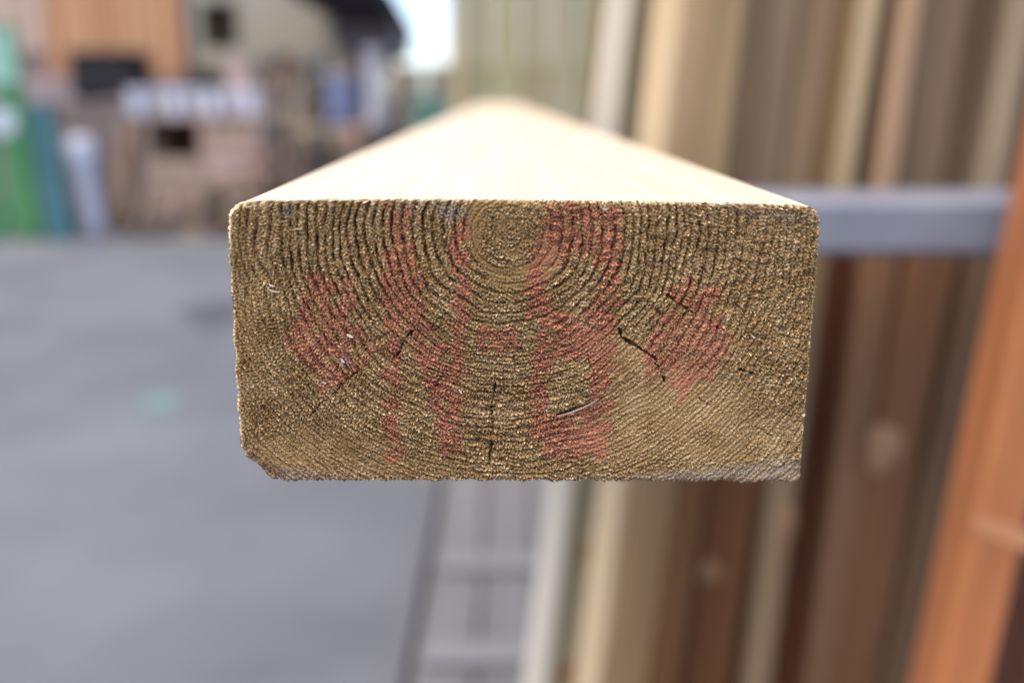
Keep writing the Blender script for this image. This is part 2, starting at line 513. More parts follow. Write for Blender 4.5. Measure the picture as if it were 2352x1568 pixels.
def grid_mesh(name, co, close_u=False):
    ny, nx = co.shape[:2]
    idx = np.arange(ny * nx, dtype=np.int32).reshape(ny, nx)
    if close_u:
        nxt = np.roll(idx, -1, axis=1)
        a, b, c, d = idx[:-1], nxt[:-1], nxt[1:], idx[1:]
    else:
        a, b, c, d = idx[:-1, :-1], idx[:-1, 1:], idx[1:, 1:], idx[1:, :-1]
    quads = np.stack([a, d, c, b], -1).reshape(-1, 4)
    me = bpy.data.meshes.new(name)
    me.vertices.add(ny * nx)
    me.vertices.foreach_set('co', co.reshape(-1).astype(np.float32))
    nq = len(quads)
    me.loops.add(nq * 4)
    me.loops.foreach_set('vertex_index', quads.reshape(-1))
    me.polygons.add(nq)
    me.polygons.foreach_set('loop_start', np.arange(0, nq * 4, 4, dtype=np.int32))
    me.polygons.foreach_set('use_smooth', np.ones(nq, bool))
    me.update(calc_edges=True)
    me.validate()
    return me

def end_material():
    m = bpy.data.materials.new('end_grain')
    m.use_nodes = True
    t = m.node_tree
    b = t.nodes['Principled BSDF']
    b.inputs['Roughness'].default_value = 0.8
    b.inputs['Specular IOR Level'].default_value = 0.1
    def at(n):
        a = t.nodes.new('ShaderNodeAttribute'); a.attribute_name = n
        return a.outputs['Fac']
    rp = t.nodes.new('ShaderNodeValToRGB')
    els = rp.color_ramp.elements
    els[0].position = 0.05; els[0].color = (0.056, 0.027, 0.009, 1)
    els[1].position = 1.0; els[1].color = (0.72, 0.55, 0.33, 1)
    k = els.new(0.42); k.color = (0.207, 0.120, 0.047, 1)
    k = els.new(0.68); k.color = (0.370, 0.243, 0.118, 1)
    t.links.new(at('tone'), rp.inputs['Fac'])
    cur = rp.outputs['Color']
    def mix(cur, fac, col, mode='MIX'):
        mx = t.nodes.new('ShaderNodeMix'); mx.data_type = 'RGBA'; mx.blend_type = mode
        t.links.new(fac, mx.inputs['Factor'])
        t.links.new(cur, mx.inputs['A'])
        if isinstance(col, tuple): mx.inputs['B'].default_value = (*col, 1)
        else: t.links.new(col, mx.inputs['B'])
        return mx.outputs['Result']
    cur = mix(cur, at('resin'), (0.215, 0.122, 0.042))
    rp2 = t.nodes.new('ShaderNodeValToRGB')
    rp2.color_ramp.elements[0].position = 0.1; rp2.color_ramp.elements[0].color = (0.085, 0.020, 0.010, 1)
    rp2.color_ramp.elements[1].position = 0.85; rp2.color_ramp.elements[1].color = (0.50, 0.180, 0.110, 1)
    t.links.new(at('tone'), rp2.inputs['Fac'])
    cur = mix(cur, at('paint'), rp2.outputs['Color'])
    rp3 = t.nodes.new('ShaderNodeValToRGB')
    rp3.color_ramp.elements[0].position = 0.1; rp3.color_ramp.elements[0].color = (0.06, 0.047, 0.038, 1)
    rp3.color_ramp.elements[1].position = 0.85; rp3.color_ramp.elements[1].color = (0.34, 0.265, 0.20, 1)
    t.links.new(at('tone'), rp3.inputs['Fac'])
    cur = mix(cur, at('dirt'), rp3.outputs['Color'])
    t.links.new(cur, b.inputs['Base Color'])
    return m

em = end_material()
me = grid_mesh('end_face', co)
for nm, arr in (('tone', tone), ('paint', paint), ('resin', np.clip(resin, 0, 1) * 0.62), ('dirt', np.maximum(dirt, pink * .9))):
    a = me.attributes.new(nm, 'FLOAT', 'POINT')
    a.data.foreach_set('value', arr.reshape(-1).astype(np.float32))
end_face = link_mesh('end_face', me, em, timber)
tag(end_face, 'rough sawn end grain with growth rings and worn red stamp')

# --- the long body behind the sawn end
bi = [(0, i) for i in range(NX)] + [(j, NX - 1) for j in range(1, NY)] + [(NY - 1, i) for i in range(NX - 2, -1, -1)] + [(j, 0) for j in range(NY - 2, 0, -1)]
bj = np.array([p[0] for p in bi]); bk = np.array([p[1] for p in bi])
loop = co[bj, bk]
xl_s = 1.5 * corner(ys, 44) + sstep(FH - 18, FH, ys) * 18
xr_s = FU - corner(ys, 40) - corner(FH - ys, 15)
Xs = xl_s[:, None] + ca * (xr_s - xl_s)[:, None]
Ys = (-7 * (1 - ((xs - 640) / 700) ** 2))[None, :] * (1 - cb) + cb * FH
loop_s = np.stack([(Xs[bj, bk] - FU / 2) * S, np.zeros(len(bj)), -Ys[bj, bk] * S], -1)
ylist = [0.0006, 0.0012, 0.002, 0.0035, 0.006, 0.010, 0.018, 0.03, 0.06, 0.12, 0.25, 0.5, 1.0, 1.6, TL]
bco = np.empty((len(ylist), len(bj), 3), np.float32)
for k, yy in enumerate(ylist):
    t_ = min(1.0, yy / 0.010)
    w_ = t_ * t_ * (3 - 2 * t_) if k else 0.0
    bco[k] = loop * (1 - w_) + loop_s * w_
    bco[k, :, 1] = np.maximum(yy, loop[:, 1] + 1e-4 * k)
bme = grid_mesh('body', bco[:, ::-1], close_u=True)

def body_material():
    m = bpy.data.materials.new('planed_pine')
    m.use_nodes = True
    t = m.node_tree
    b = t.nodes['Principled BSDF']
    b.inputs['Roughness'].default_value = 0.55
    b.inputs['Specular IOR Level'].default_value = 0.35
    tc = t.nodes.new('ShaderNodeTexCoord')
    mp = t.nodes.new('ShaderNodeMapping'); mp.inputs['Scale'].default_value = (260, 5, 260)
    t.links.new(tc.outputs['Object'], mp.inputs['Vector'])
    nz = t.nodes.new('ShaderNodeTexNoise'); nz.inputs['Detail'].default_value = 5; nz.inputs['Scale'].default_value = 1
    t.links.new(mp.outputs[0], nz.inputs['Vector'])
    rp = t.nodes.new('ShaderNodeValToRGB')
    rp.color_ramp.elements[0].position = 0.30; rp.color_ramp.elements[0].color = (0.55, 0.445, 0.295, 1)
    rp.color_ramp.elements[1].position = 0.62; rp.color_ramp.elements[1].color = (0.62, 0.51, 0.355, 1)
    t.links.new(nz.outputs['Fac'], rp.inputs['Fac'])
    # fine dark scratches and specks
    mp2 = t.nodes.new('ShaderNodeMapping'); mp2.inputs['Scale'].default_value = (70, 420, 70); mp2.inputs['Rotation'].default_value = (0, 0, 0.12)
    t.links.new(tc.outputs['Object'], mp2.inputs['Vector'])
    n2 = t.nodes.new('ShaderNodeTexNoise'); n2.inputs['Detail'].default_value = 4; n2.inputs['Scale'].default_value = 1
    t.links.new(mp2.outputs[0], n2.inputs['Vector'])
    r2 = t.nodes.new('ShaderNodeValToRGB')
    r2.color_ramp.elements[0].position = 0.70; r2.color_ramp.elements[0].color = (0, 0, 0, 1)
    r2.color_ramp.elements[1].position = 0.76; r2.color_ramp.elements[1].color = (0.8, 0.8, 0.8, 1)
    t.links.new(n2.outputs['Fac'], r2.inputs['Fac'])
    mx = t.nodes.new('ShaderNodeMix'); mx.data_type = 'RGBA'
    t.links.new(r2.outputs[0], mx.inputs['Factor'])
    t.links.new(rp.outputs[0], mx.inputs['A'])
    mx.inputs['B'].default_value = (0.25, 0.17, 0.10, 1)
    t.links.new(mx.outputs['Result'], b.inputs['Base Color'])
    bp = t.nodes.new('ShaderNodeBump'); bp.inputs['Strength'].default_value = 0.15; bp.inputs['Distance'].default_value = 0.0006
    t.links.new(nz.outputs['Fac'], bp.inputs['Height'])
    t.links.new(bp.outputs[0], b.inputs['Normal'])
    return m
bodym = body_material()
body = link_mesh('body', bme, bodym, timber)
tag(body, 'smooth cream top and sides running away out of focus')
bm = bmesh.new()                                            # far end, closed
bm.faces.new([bm.verts.new(c) for c in bco[-1, ::12]])
far = from_bm('far_end', bm, em, timber)

# --- torn fibres standing off the cut (too many to count: one part)
def fuzz():
    V, Fc = [], []
    g = random.Random(5)
    def sliver(x, y, hz, L, wd, a, lift):
        ct, st = math.cos(a), math.sin(a)
        n0 = len(V)
        for k in range(3):
            t = k / 2
            cx = (x + ct * L * t + st * L * 0.18 * math.sin(t * 3)) ; cy = y + st * L * t
            ww = wd * (1 - 0.6 * t) * 0.5
            zz = hz + lift * math.sin(t * 1.9)
            for s_ in (-1, 1):
                V.append((((cx - st * ww * s_) - FU / 2) * S, -zz * 0.001, -((cy + ct * ww * s_)) * S))
        for k in range(2):
            i = n0 + 2 * k
            Fc.append((i, i + 1, i + 3, i + 2))
    tries = 0
    while len(Fc) < 9000 and tries < 40000:
        tries += 1
        i = g.randrange(6, NX - 6); j = g.randrange(5, NY - 5)
        if g.random() > rough[j, i] ** 1.5 or cr[j, i] > 0.3: continue
        a = ang[j, i] + math.pi / 2 + g.gauss(0, 0.7)
        sliver(X[j, i], Y[j, i], h[j, i] - 0.02, g.uniform(4, 11), g.uniform(1.2, 3.0), a, g.uniform(0.05, 0.28))
    for k in range(900):                                     # frayed fringe along the bottom and right edges
        if g.random() < 0.62:
            i = g.randrange(20, NX - 3); j = NY - 2; a = math.pi / 2 + g.gauss(0, 0.6)
        elif g.random() < 0.7:
            i = NX - 3; j = g.randrange(10, NY - 4); a = g.gauss(0, 0.6)
        else:
            i = 2; j = g.randrange(30, NY - 60); a = math.pi + g.gauss(0, 0.6)
        sliver(X[j, i], Y[j, i], -0.5, g.uniform(2, 5.5), g.uniform(0.8, 2.0), a, g.uniform(-0.1, 0.15))
    me = bpy.data.meshes.new('torn_fibres')
    me.from_pydata(V, [], Fc)
    me.update()
    return me
fz = link_mesh('torn_fibres', fuzz(), mat('fibre', (0.30, 0.215, 0.10), 0.9, 0.45, (900, 900, 900), spec=0.03), timber)
tag(fz, kind='stuff')

def chip_part(pxy, L, wd, a, m, bend=0.25, name='loose_chip'):
    q = px1(*pxy)
    n = 7
    bm = bmesh.new()
    rows_ = []
    for k in range(n):
        t = k / (n - 1)
        u_ = (t - 0.5) * L
        off = bend * L * (t - 0.5) ** 2
        ww = wd * (0.35 + 0.65 * math.sin(math.pi * (0.1 + 0.8 * t)))
        cx, cy = q[0] + u_ * math.cos(a) - off * math.sin(a), q[1] + u_ * math.sin(a) + off * math.cos(a)
        row = []
        for s_, zz in ((-1, 0.15), (0, 0.22), (1, 0.12)):
            row.append(bm.verts.new((((cx - math.sin(a) * ww * s_ / 2) - FU / 2) * S, -(zz + 0.15 * t) * 0.001, -(cy + math.cos(a) * ww * s_ / 2) * S)))
        rows_.append(row)
    for r0, r1 in zip(rows_, rows_[1:]):
        for k in range(2):
            bm.faces.new((r0[k], r0[k + 1], r1[k + 1], r1[k]))
    return from_bm(name, bm, m, timber, smooth=True)
pale = mat('pale_chip', (0.50, 0.42, 0.29), 0.6, 0.12, (400, 400, 400))
greyc = mat('grey_chip', (0.40, 0.34, 0.29), 0.6, 0.12, (400, 400, 400))
for (x, y, L, wd, a, mm) in ((627, 664, 30, 7, 0.35, pale), (624, 652, 18, 9, 0.2, pale), (1829, 551, 20, 8, 0.5, pale), (1388, 481, 15, 13, 0.3, greyc),
                             (687, 524, 16, 8, 0.3, pale), (787, 822, 15, 12, 1.2, greyc), (757, 855, 11, 8, 0.2, greyc), (745, 872, 14, 7, 0.3, greyc),
                             (1340, 917, 16, 7, 0.0, greyc), (1547, 929, 16, 5, 0.9, pale), (1736, 769, 12, 7, 0.4, pale), (804, 766, 20, 13, 0.2, pale),
                             (907, 590, 11, 9, 0.4, pale), (1164, 491, 11, 5, 0, pale), (1060, 892, 14, 8, 1.1, pale), (1818, 805, 11, 5, -.4, greyc)):
    chip_part((x, y), L * .8, wd * .55, a + rnd.uniform(-.3, .3), mm, bend=rnd.uniform(-.5, .5))
chip_part((1335, 934), 108, 4.2, -0.42, mat('sliver', (0.36, 0.30, 0.21), 0.5, 0.2, (300, 300, 300)), bend=-0.22, name='lifted_sliver')

# ------------------------------------------------------------------ rack that carries the timber
rack_x = px(2300, 500, 0.60).x
rack = empty('storage_rack', (rack_x, 0.62, 0))
tag(rack, 'orange and grey steel rack post with arm, at the right edge beside the boards', 'rack')
orange = mat('orange_paint', (0.36, 0.125, 0.043), 0.5, 0.24, (16, 16, 4.0), spec=0.4)
steel = mat('grey_steel', (0.165, 0.17, 0.20), 0.5, 0.14, (14, 14, 14), spec=0.4)

def slanted(name, parent, pa, pb, wid, thick, m, z0, z1, bev=0.004, shift_y=0.0):
    """square bar in the plane of its distance, through pa and pb, from height z0 to z1; local to parent's location"""
    d = (pb - pa)
    a = pa + d * ((z0 - pa.z) / d.z)
    b = pa + d * ((z1 - pa.z) / d.z)
    ax = (b - a).normalized()
    L = (b - a).length
    yv = Vector((0, 1, 0)); xv = yv.cross(ax).normalized()
    R = Matrix((xv, ax.cross(xv).normalized(), ax)).transposed()
    bm = bmesh.new()
    bm_box(bm, (0, 0, 0), (wid, thick, L), None, bev)
    o = from_bm(name, bm, m, parent)
    loc = (a + b) / 2 + Vector((0, thick / 2 + shift_y, 0))
    M = Matrix.Translation(loc) @ R.to_4x4()
    if parent:
        M = Matrix.Translation(parent.location).inverted() @ M
    o.matrix_local = M
    return o

PA, PB = px(2435, 612, 0.575), px(2222, 1563, 0.575)
slanted('upright', rack, PA, PB, 0.034, 0.045, orange, 0.02, 1.62)
UND = timber.location.z - TH                       # underside of the timber
arm_z1 = UND - 0.0006
arm_r = px(2352, 500, 0.64).x + 0.03
span('arm', rack, -0.10 - rack_x, arm_r - rack_x, 0.645 - 0.62, 0.722 - 0.62, arm_z1 - 0.0365, arm_z1, steel, 0.004)
span('arm', rack, -0.10 - rack_x, 0.75 - rack_x, 1.90 - 0.62, 1.97 - 0.62, arm_z1 - 0.0365, arm_z1, steel, 0.004)
span('upright', rack, 0.70 - rack_x, 0.755 - rack_x, 1.972 - 0.62, 2.027 - 0.62, 0.02, 1.9, orange, 0.004)
base = PA + (PB - PA) * ((0.02 - PA.z) / (PB - PA).z)
span('foot_plate', rack, base.x - 0.08 - rack_x, base.x + 0.08 - rack_x, 0.52 - 0.62, 0.70 - 0.62, 0.0, 0.02, steel, 0.003)
span('foot_plate', rack, 0.64 - rack_x, 0.82 - rack_x, 1.92 - 0.62, 2.08 - 0.62, 0.0, 0.02, steel, 0.003)
# pale scuff on the orange post, built as a thin strip
ta, tb = px(2250, 1200, 0.5745), px(2372, 1250, 0.5745)
bm = bmesh.new()
vs = [ta + Vector((-.004, 0, .006)), tb + Vector((0, 0, .008)), tb + Vector((0, 0, -.006)), ta + Vector((-.004, 0, -.004))]
bot = [bm.verts.new(v_ - rack.location) for v_ in vs]
top_ = [bm.verts.new(v_ - rack.location + Vector((0, .0004, 0))) for v_ in vs]
bm.faces.new(bot); bm.faces.new(list(reversed(top_)))
for k in range(4): bm.faces.new((bot[k], top_[k], top_[(k + 1) % 4], bot[(k + 1) % 4]))
from_bm('scuff_band', bm, mat('scuff_mark', (0.42, 0.185, 0.085), 0.6, 0.1), rack)

# ------------------------------------------------------------------ boards leaning in the rack
BOARD_GROUP = 'boards leaning in the rack'
def lean_board(xt, xb, wpx, D, thick, m, label, z0=0.0, z1=2.5, group=BOARD_GROUP, name='leaning_board'):
    """xt, xb: where the board's middle line meets the top and bottom of the view"""
    D *= 0.62; thick *= 0.62                      # close behind the steel arm
    pa, pb = px(xt, 0, D), px(xb, 1568, D)
    wid = wpx * D / FPX
    d = pb - pa
    a = pa + d * ((z0 - pa.z) / d.z); b = pa + d * ((z1 - pa.z) / d.z)
    ax = (b - a).normalized()
    L = (b - a).length
    xv = Vector((0, 1, 0)).cross(ax).normalized()
    R = Matrix((xv, ax.cross(xv).normalized(), ax)).transposed()
    bm = bmesh.new()
    bm_box(bm, (0, thick / 2, L / 2), (wid, thick, L), None, min(0.003, wid * .1))
    o = from_bm(name, bm, m)
    o.matrix_world = Matrix.Translation(a) @ R.to_4x4()
    tag(o, label, 'board', group)
    return o

W = lambda n, c, v=0.30: board_mat('board_' + n, c, v)
lean_board(1426, 1232, 58, 1.30, 0.04, W('cream', (0.58, 0.51, 0.39), .12), 'pale cream board, leftmost of the leaning boards')
bB = lean_board(1482, 1296, 66, 1.345, 0.035, W('greige', (0.36, 0.31, 0.195), .2), 'thin greenish grey board between the two brightest cream boards')
lean_board(1540, 1353, 58, 1.28, 0.04, W('peach', (0.62, 0.45, 0.26), .14), 'warm peach cream board, second bright one from the left')
lean_board(1622, 1430, 110, 1.503, 0.03, W('tangrey', (0.443, 0.312, 0.182)), 'grey tan board just right of the peach cream one')  # upper boards paled: skylight above the arm goes into their colours
lean_board(1688, 1510, 48, 1.412, 0.04, W('lighttan', (0.421, 0.293, 0.148)), 'narrow light tan board reaching up above the timber edge')
lean_board(1737, 1580, 66, 1.469, 0.03, W('umber', (0.216, 0.149, 0.091)), 'dark umber board behind the narrow light tan one')
lean_board(1812, 1640, 100, 1.503, 0.03, W('mauve', (0.335, 0.252, 0.169)), 'mauve grey board with skylight painted in, right of the dark umber one')
lean_board(1902, 1690, 100, 1.480, 0.03, W('mauve2', (0.297, 0.209, 0.131)), 'grey brown board with skylight painted in, second left of the narrow yellow one')
lean_board(1962, 1722, 44, 1.435, 0.03, W('ochre', (0.221, 0.136, 0.062)), 'slim ochre brown board against the narrow yellow one')
lean_board(2003, 1750, 48, 1.356, 0.03, W('yellow', (0.37, 0.275, 0.16), .16), 'narrow yellow tan board standing above the grey steel arm')
lean_board(2046, 1815, 52, 1.458, 0.03, W('dark', (0.124, 0.079, 0.044)), 'dark brown board standing for the shaded gap between the two narrow tan ones')  # added board in a dark gap, the gap's shade in its colour
lean_board(2096, 1868, 50, 1.345, 0.03, W('pink', (0.33, 0.205, 0.122), .2), 'narrow pinkish tan board nearest the right of the arm')
lean_board(2172, 1942, 108, 1.412, 0.03, W('greybrown', (0.200, 0.136, 0.084)), 'wide grey brown board right of the pinkish tan one')
lean_board(2262, 2020, 96, 1.446, 0.03, W('greybrown3', (0.178, 0.121, 0.074)), 'brown board left of the silvery slanting one')
lean_board(2352, 2060, 62, 1.379, 0.03, W('silver', (0.265, 0.195, 0.125)), 'silvery board with skylight painted in, slanting down behind the orange post')
lean_board(2430, 2140, 100, 1.469, 0.03, W('greybrown2', (0.151, 0.096, 0.056)), 'brown board at the far right behind the orange post')
lean_board(2590, 2335, 190, 1.435, 0.03, W('redbrown', (0.095, 0.049, 0.027)), 'dark reddish board right of the orange post at the picture edge')
# added second row ending behind the arm; darker colours hold the shade below
def shade_board(x1, x2, wp, D, m, label):
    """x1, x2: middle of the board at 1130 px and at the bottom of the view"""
    return lean_board(x1 + (x1 - x2) / 438 * 1130, x2, wp, D, 0.03, m, label, z1=arm_z1 - 0.018, group='added lower boards with the arm shade painted in')
shade_board(1508, 1440, 112, 1.27, W('low_a', (0.221, 0.136, 0.068)), 'mid brown board under the timber, right of the golden one')
shade_board(1594, 1530, 74, 1.25, W('low_b', (0.140, 0.066, 0.029)), 'rust brown board under the timber, third from the pale ones')
bU = shade_board(1688, 1628, 122, 1.28, W('low_c', (0.119, 0.051, 0.023)), 'wide shade-painted dark board under the timber with one small pale knot')
bG = shade_board(1800, 1742, 68, 1.24, W('low_d', (0.20, 0.132, 0.074), .2), 'light tan board below the timber corner with a long knot')
shade_board(1872, 1812, 78, 1.29, W('low_e', (0.082, 0.030, 0.014)), 'shade-painted, almost black red brown board right of the light tan knotty one')
shade_board(1950, 1888, 88, 1.26, W('low_f', (0.151, 0.079, 0.043)), 'warm brown board under the steel arm')
bJ = shade_board(2046, 1968, 116, 1.25, W('low_g', (0.122, 0.057, 0.028)), 'shade-painted dark board under the steel arm with one large pale knot')
shade_board(2160, 2066, 112, 1.27, W('low_h', (0.116, 0.067, 0.037)), 'shade-painted dark grey brown board touching the orange post on its left')
shade_board(2290, 2180, 130, 1.28, W('low_i', (0.098, 0.049, 0.024)), 'shade-painted dark board hidden mostly behind the orange post')
shade_board(2420, 2310, 130, 1.26, W('low_j', (0.074, 0.031, 0.019)), 'shade-painted dark red brown board right of the orange post')
for k in range(6):
    lean_board(1480 + 190 * k, 1310 + 175 * k, 196, 1.66 + 0.03 * (k % 2), 0.03, W('back', (0.141, 0.072, 0.035)),
               'brown board of the rearmost row, glimpsed between the leaning boards', group='back row of leaning boards')
def knot(board, x, y, wpx_, hpx_, m):
    """an oval knot standing a little proud of the board's face where the photograph shows it"""
    bw = board.matrix_world
    D_ = bw.translation.y
    p = bw.inverted() @ px(x, y, D_)
    rx, rz = wpx_ / 2 * D_ / FPX, hpx_ / 2 * D_ / FPX
    bm = bmesh.new()
    cv = bm.verts.new((p.x, -0.0022, p.z))
    rim = [[], []]
    for q, (f, yy) in enumerate(((0.6, -0.0018), (1.0, -0.0002))):
        for k in range(16):
            a = 2 * math.pi * k / 16
            w_ = 1 + 0.12 * math.sin(3 * a + x)
            rim[q].append(bm.verts.new((p.x + rx * f * w_ * math.cos(a), yy, p.z + rz * f * w_ * math.sin(a))))
    for k in range(16):
        bm.faces.new((cv, rim[0][(k + 1) % 16], rim[0][k]))
        bm.faces.new((rim[0][k], rim[0][(k + 1) % 16], rim[1][(k + 1) % 16], rim[1][k]))
    bmesh.ops.recalc_face_normals(bm, faces=bm.faces)
    o = from_bm('knot', bm, m, board, smooth=True)
    return o
kn = mat('knot_pale', (0.24, 0.135, 0.075), .7, .25, (60, 60, 60), spec=.1)
kn2 = mat('knot_orange', (0.34, 0.155, 0.06), .7, .25, (60, 60, 60), spec=.1)
knot(bJ, 2030, 1030, 88, 130, kn); knot(bG, 1803, 1215, 44, 150, kn); knot(bU, 1630, 1312, 56, 60, kn)
knot(bB, 1342, 1262, 34, 44, kn2); knot(bB, 1300, 1545, 40, 70, kn2)

# ------------------------------------------------------------------ olive board panel standing further back
panel = empty('board_panel', (px(1215, 500, 3.6).x, 3.6, 0))
tag(panel, 'tall panel of olive green treated boards standing behind the timber tip', 'fence panel')
xs_p = [1030, 1068, 1128, 1200, 1262, 1330, 1400, 1470]
cols = [(0.38, 0.30, 0.17), (0.27, 0.235, 0.135), (0.32, 0.28, 0.155), (0.30, 0.245, 0.14), (0.31, 0.265, 0.165), (0.285, 0.25, 0.135), (0.30, 0.26, 0.15)]
for k in range(7):
    a, b = px(xs_p[k], 100, 3.6).x, px(xs_p[k + 1], 100, 3.6).x
    j = 0.012 * (k % 2)
    span('board', panel, a - panel.location.x + .002, b - panel.location.x - .002, j, j + 0.022, 0, 2.55, board_mat('olive_%d' % k, cols[k], .14), 0.003)
for zz in (0.3, 1.2, 2.1):
    span('rail', panel, -0.27, 0.40, 0.036, 0.08, zz, zz + 0.09, board_mat('olive_1', cols[1]), 0.003)

# ------------------------------------------------------------------ low pallet on the ground beside the rack
p0 = gpx(925, 1568, 0.09); p1 = gpx(962, 1100, 0.09)
pal = empty('wooden_pallet', (p0.x, 0, 0))
tag(pal, 'low weathered grey wooden pallet on the asphalt below the timber', 'pallet')
pg = mat('weathered_pallet', (0.122, 0.117, 0.115), 0.8, 0.16, (30, 1.2, 30), bump=0.2)
pg2 = mat('weathered_batten', (0.155, 0.15, 0.15), 0.8, 0.10, (2, 24, 24), bump=0.2)
yA, yB = 1.55, 3.35
xw = 0.118
for k in range(5):
    box('deck_board', pal, ((k + .5) * (xw + .008) + 0.012, (yA + yB) / 2, 0.079), (xw, yB - yA - 0.01 * k, 0.022), pg, 0.003)
for yy in (gpx(1000, 1295, .1).y, gpx(1000, 1505, .1).y, gpx(1000, 1165, .1).y + .35):
    box('batten', pal, (0.345, yy, 0.1015), (0.62, 0.075, 0.021), pg2, 0.003)
box('side_board', pal, (-0.012, (yA + yB) / 2, 0.045), (0.022, yB - yA, 0.086), mat('bearer_shade', (0.10, 0.10, 0.103), .85, .2, (9, 9, 9)), 0.003)  # added board; its dark colour is the shade along the pallet's left edge
for yy in (1.7, gpx(860, 1425).y, gpx(860, 1285).y, 3.25):
    box('bearer', pal, (0.33, yy, 0.034), (0.60, 0.09, 0.066), mat('bearer_shade', (0.10, 0.10, 0.105), .85, .2, (9, 9, 9)), 0.003)  # bearers share the side board's painted shade colour

# ------------------------------------------------------------------ far side of the yard
def wpx(x, D, y=400): return px(x, y, D).x
def hpx(y, D): return px(1176, y, D).z

# green gate leaf leaning at the far left
D = 8.4
gx0, gx1 = wpx(-230, D, 560), wpx(97, D, 560)
gate = empty('metal_gate', ((gx0 + gx1) / 2, D, 0), (math.radians(-4), math.radians(-3.2), 0))
tag(gate, 'bright green metal gate frame leaning at the far left', 'gate')
green = mat('green_paint', (0.036, 0.145, 0.046), 0.45, 0.2, (2, 2, 2), spec=0.4)
gw, gh = gx1 - gx0, hpx(60, D)
for xa_, xb2 in ((gw / 2 - .25, gw / 2), (gw / 2 - .56, gw / 2 - .31), (-gw / 2, -gw / 2 + .2)):
    span('stile', gate, xa_, xb2, 0, .05, 0, gh, green, .008)
for zz in (0.12, gh * .5, gh - .14):
    span('rail', gate, -gw / 2 + .205, gw / 2 - .252, 0.052, .09, zz, zz + .12, green, .008)
span('sheen_panel', gate, gw / 2 - .24, gw / 2 - .02, -0.009, -0.001, gh * .72, gh - .04, mat('mint', (0.20, 0.35, 0.28), .5, .1), .001)  # added pale panel: sky sheen on the gate top, put into colour
c = px(-4, 285, D)
bm = bmesh.new()
bmesh.ops.create_cone(bm, cap_ends=True, segments=24, radius1=.12, radius2=.12, depth=.008)
for v_ in bm.verts: v_.co = Matrix.Rotation(math.pi / 2, 3, 'X') @ v_.co + Vector((c.x - gate.location.x + .06, -0.006, c.z))
from_bm('round_plate', bm, mat('plate_white', (0.36, 0.40, 0.44), .5, .06), gate)

# teal sheet leaning beside it
D = 8.5
def lean_sheet(name, xt, yt_, xb, wtop, D, thick, m, label, cat, yaw=0, tilt=-6):
    pa, pb = px(xt, yt_, D), gpx(xb, 548)
    pb = Vector((wpx(xb, D, 548), D, 0))
    ht = pa.z
    a = math.atan2(pa.x - pb.x, ht)
    e_ = empty(name, pb, (math.radians(tilt), a, 0))
    tag(e_, label, cat)
    wd = wtop * D / FPX
    span('sheet', e_, -wd / 2, wd / 2, 0, thick, 0, ht / math.cos(a), m, .003)
    span('edge_strip', e_, -wd / 2 - .012, -wd / 2 - .0005, -.004, thick + .004, 0, ht / math.cos(a), mat('dark_edge', (0.03, 0.05, 0.055), .6), .002)
    span('edge_strip', e_, wd / 2 + .0005, wd / 2 + .012, -.004, thick + .004, 0, ht / math.cos(a), mat('dark_edge', (0.03, 0.05, 0.055), .6), .002)
    return e_
lean_sheet('steel_sheet', 72, 235, 138, 56, 8.3, .03, mat('teal_paint', (0.03, 0.095, 0.11), .5, .2, (3, 3, 1.5)), 'dark teal sheet leaning beside the green gate', 'sheet')

# white roll of sheeting
r0 = Vector((wpx(222, 8.55, 545), 8.55, 0))
roll = empty('plastic_roll', r0, (math.radians(-4), math.radians(-7), 0))
tag(roll, 'upright roll of white plastic sheeting next to the teal sheet', 'plastic roll')
lathe('roll', roll, [(.085, 0), (.09, .1), (.085, .3), (.095, .5), (.12, .62), (.135, .70), (.13, .80), (.08, .86)], mat('white_plastic', (0.36, 0.37, 0.43), .4, .12, (9, 9, 3)), 18, .10, 4)
lathe('core', roll, [(.035, .865), (.035, .91)], mat('card', (0.35, 0.25, 0.17), .8), 12)

# plank helper: a row of child planks across a rectangle facing the camera
def planks(parent, x0, x1, z0, z1, y0, th, n, m, vertical=True, name='plank', seed=0, gap=.012):
    r_ = random.Random(seed)
    ms = m if isinstance(m, (list, tuple)) else [m]
    for k in range(n):
        a, b = k / n, (k + 1) / n
        j = r_.uniform(0, .012)
        mm = ms[r_.randrange(len(ms))]
        if vertical:
            span(name, parent, x0 + (x1 - x0) * a + gap / 2, x0 + (x1 - x0) * b - gap / 2, y0 - j, y0 + th - j, z0, z1, mm, .004)
        else:
            span(name, parent, x0, x1, y0 - j, y0 + th - j, z0 + (z1 - z0) * a + gap / 2, z0 + (z1 - z0) * b - gap / 2, mm, .004)

# orange clad shed
D = 11.5
shed = empty('clad_shed', (wpx(240, D, 200), D, 0))
tag(shed, 'shed clad in orange brown vertical boards at the upper left', 'shed')
ox = shed.location.x
oz0 = hpx(175, D)
xa, xb_ = wpx(-60, D, 100) - ox, wpx(424, D, 100) - ox
xm = wpx(105, D, 100) - ox
planks(shed, xm, xb_, oz0, 3.4, 0, .03, 9, [board_mat('orange_board', (0.40, 0.205, 0.105), .12), board_mat('orange_board2', (0.45, 0.245, 0.13), .12)], name='cladding_board', seed=2)
planks(shed, xa, xm, oz0 + .25, 3.4, .01, .03, 4, board_mat('pale_pink_board', (0.42, 0.31, 0.245), .12), name='cladding_board', seed=3)
span('wall', shed, xa, xb_, .05, .35, 0, 3.38, mat('shed_wall', (0.24, 0.17, 0.15), .8, .2, (2, 2, 2)), .01)
span('plinth', shed, xa, xb_ - .02, -.06, .049, 0, oz0 - .02, mat('plinth', (0.26, 0.205, 0.20), .8, .2, (3, 3, 3)), .01)

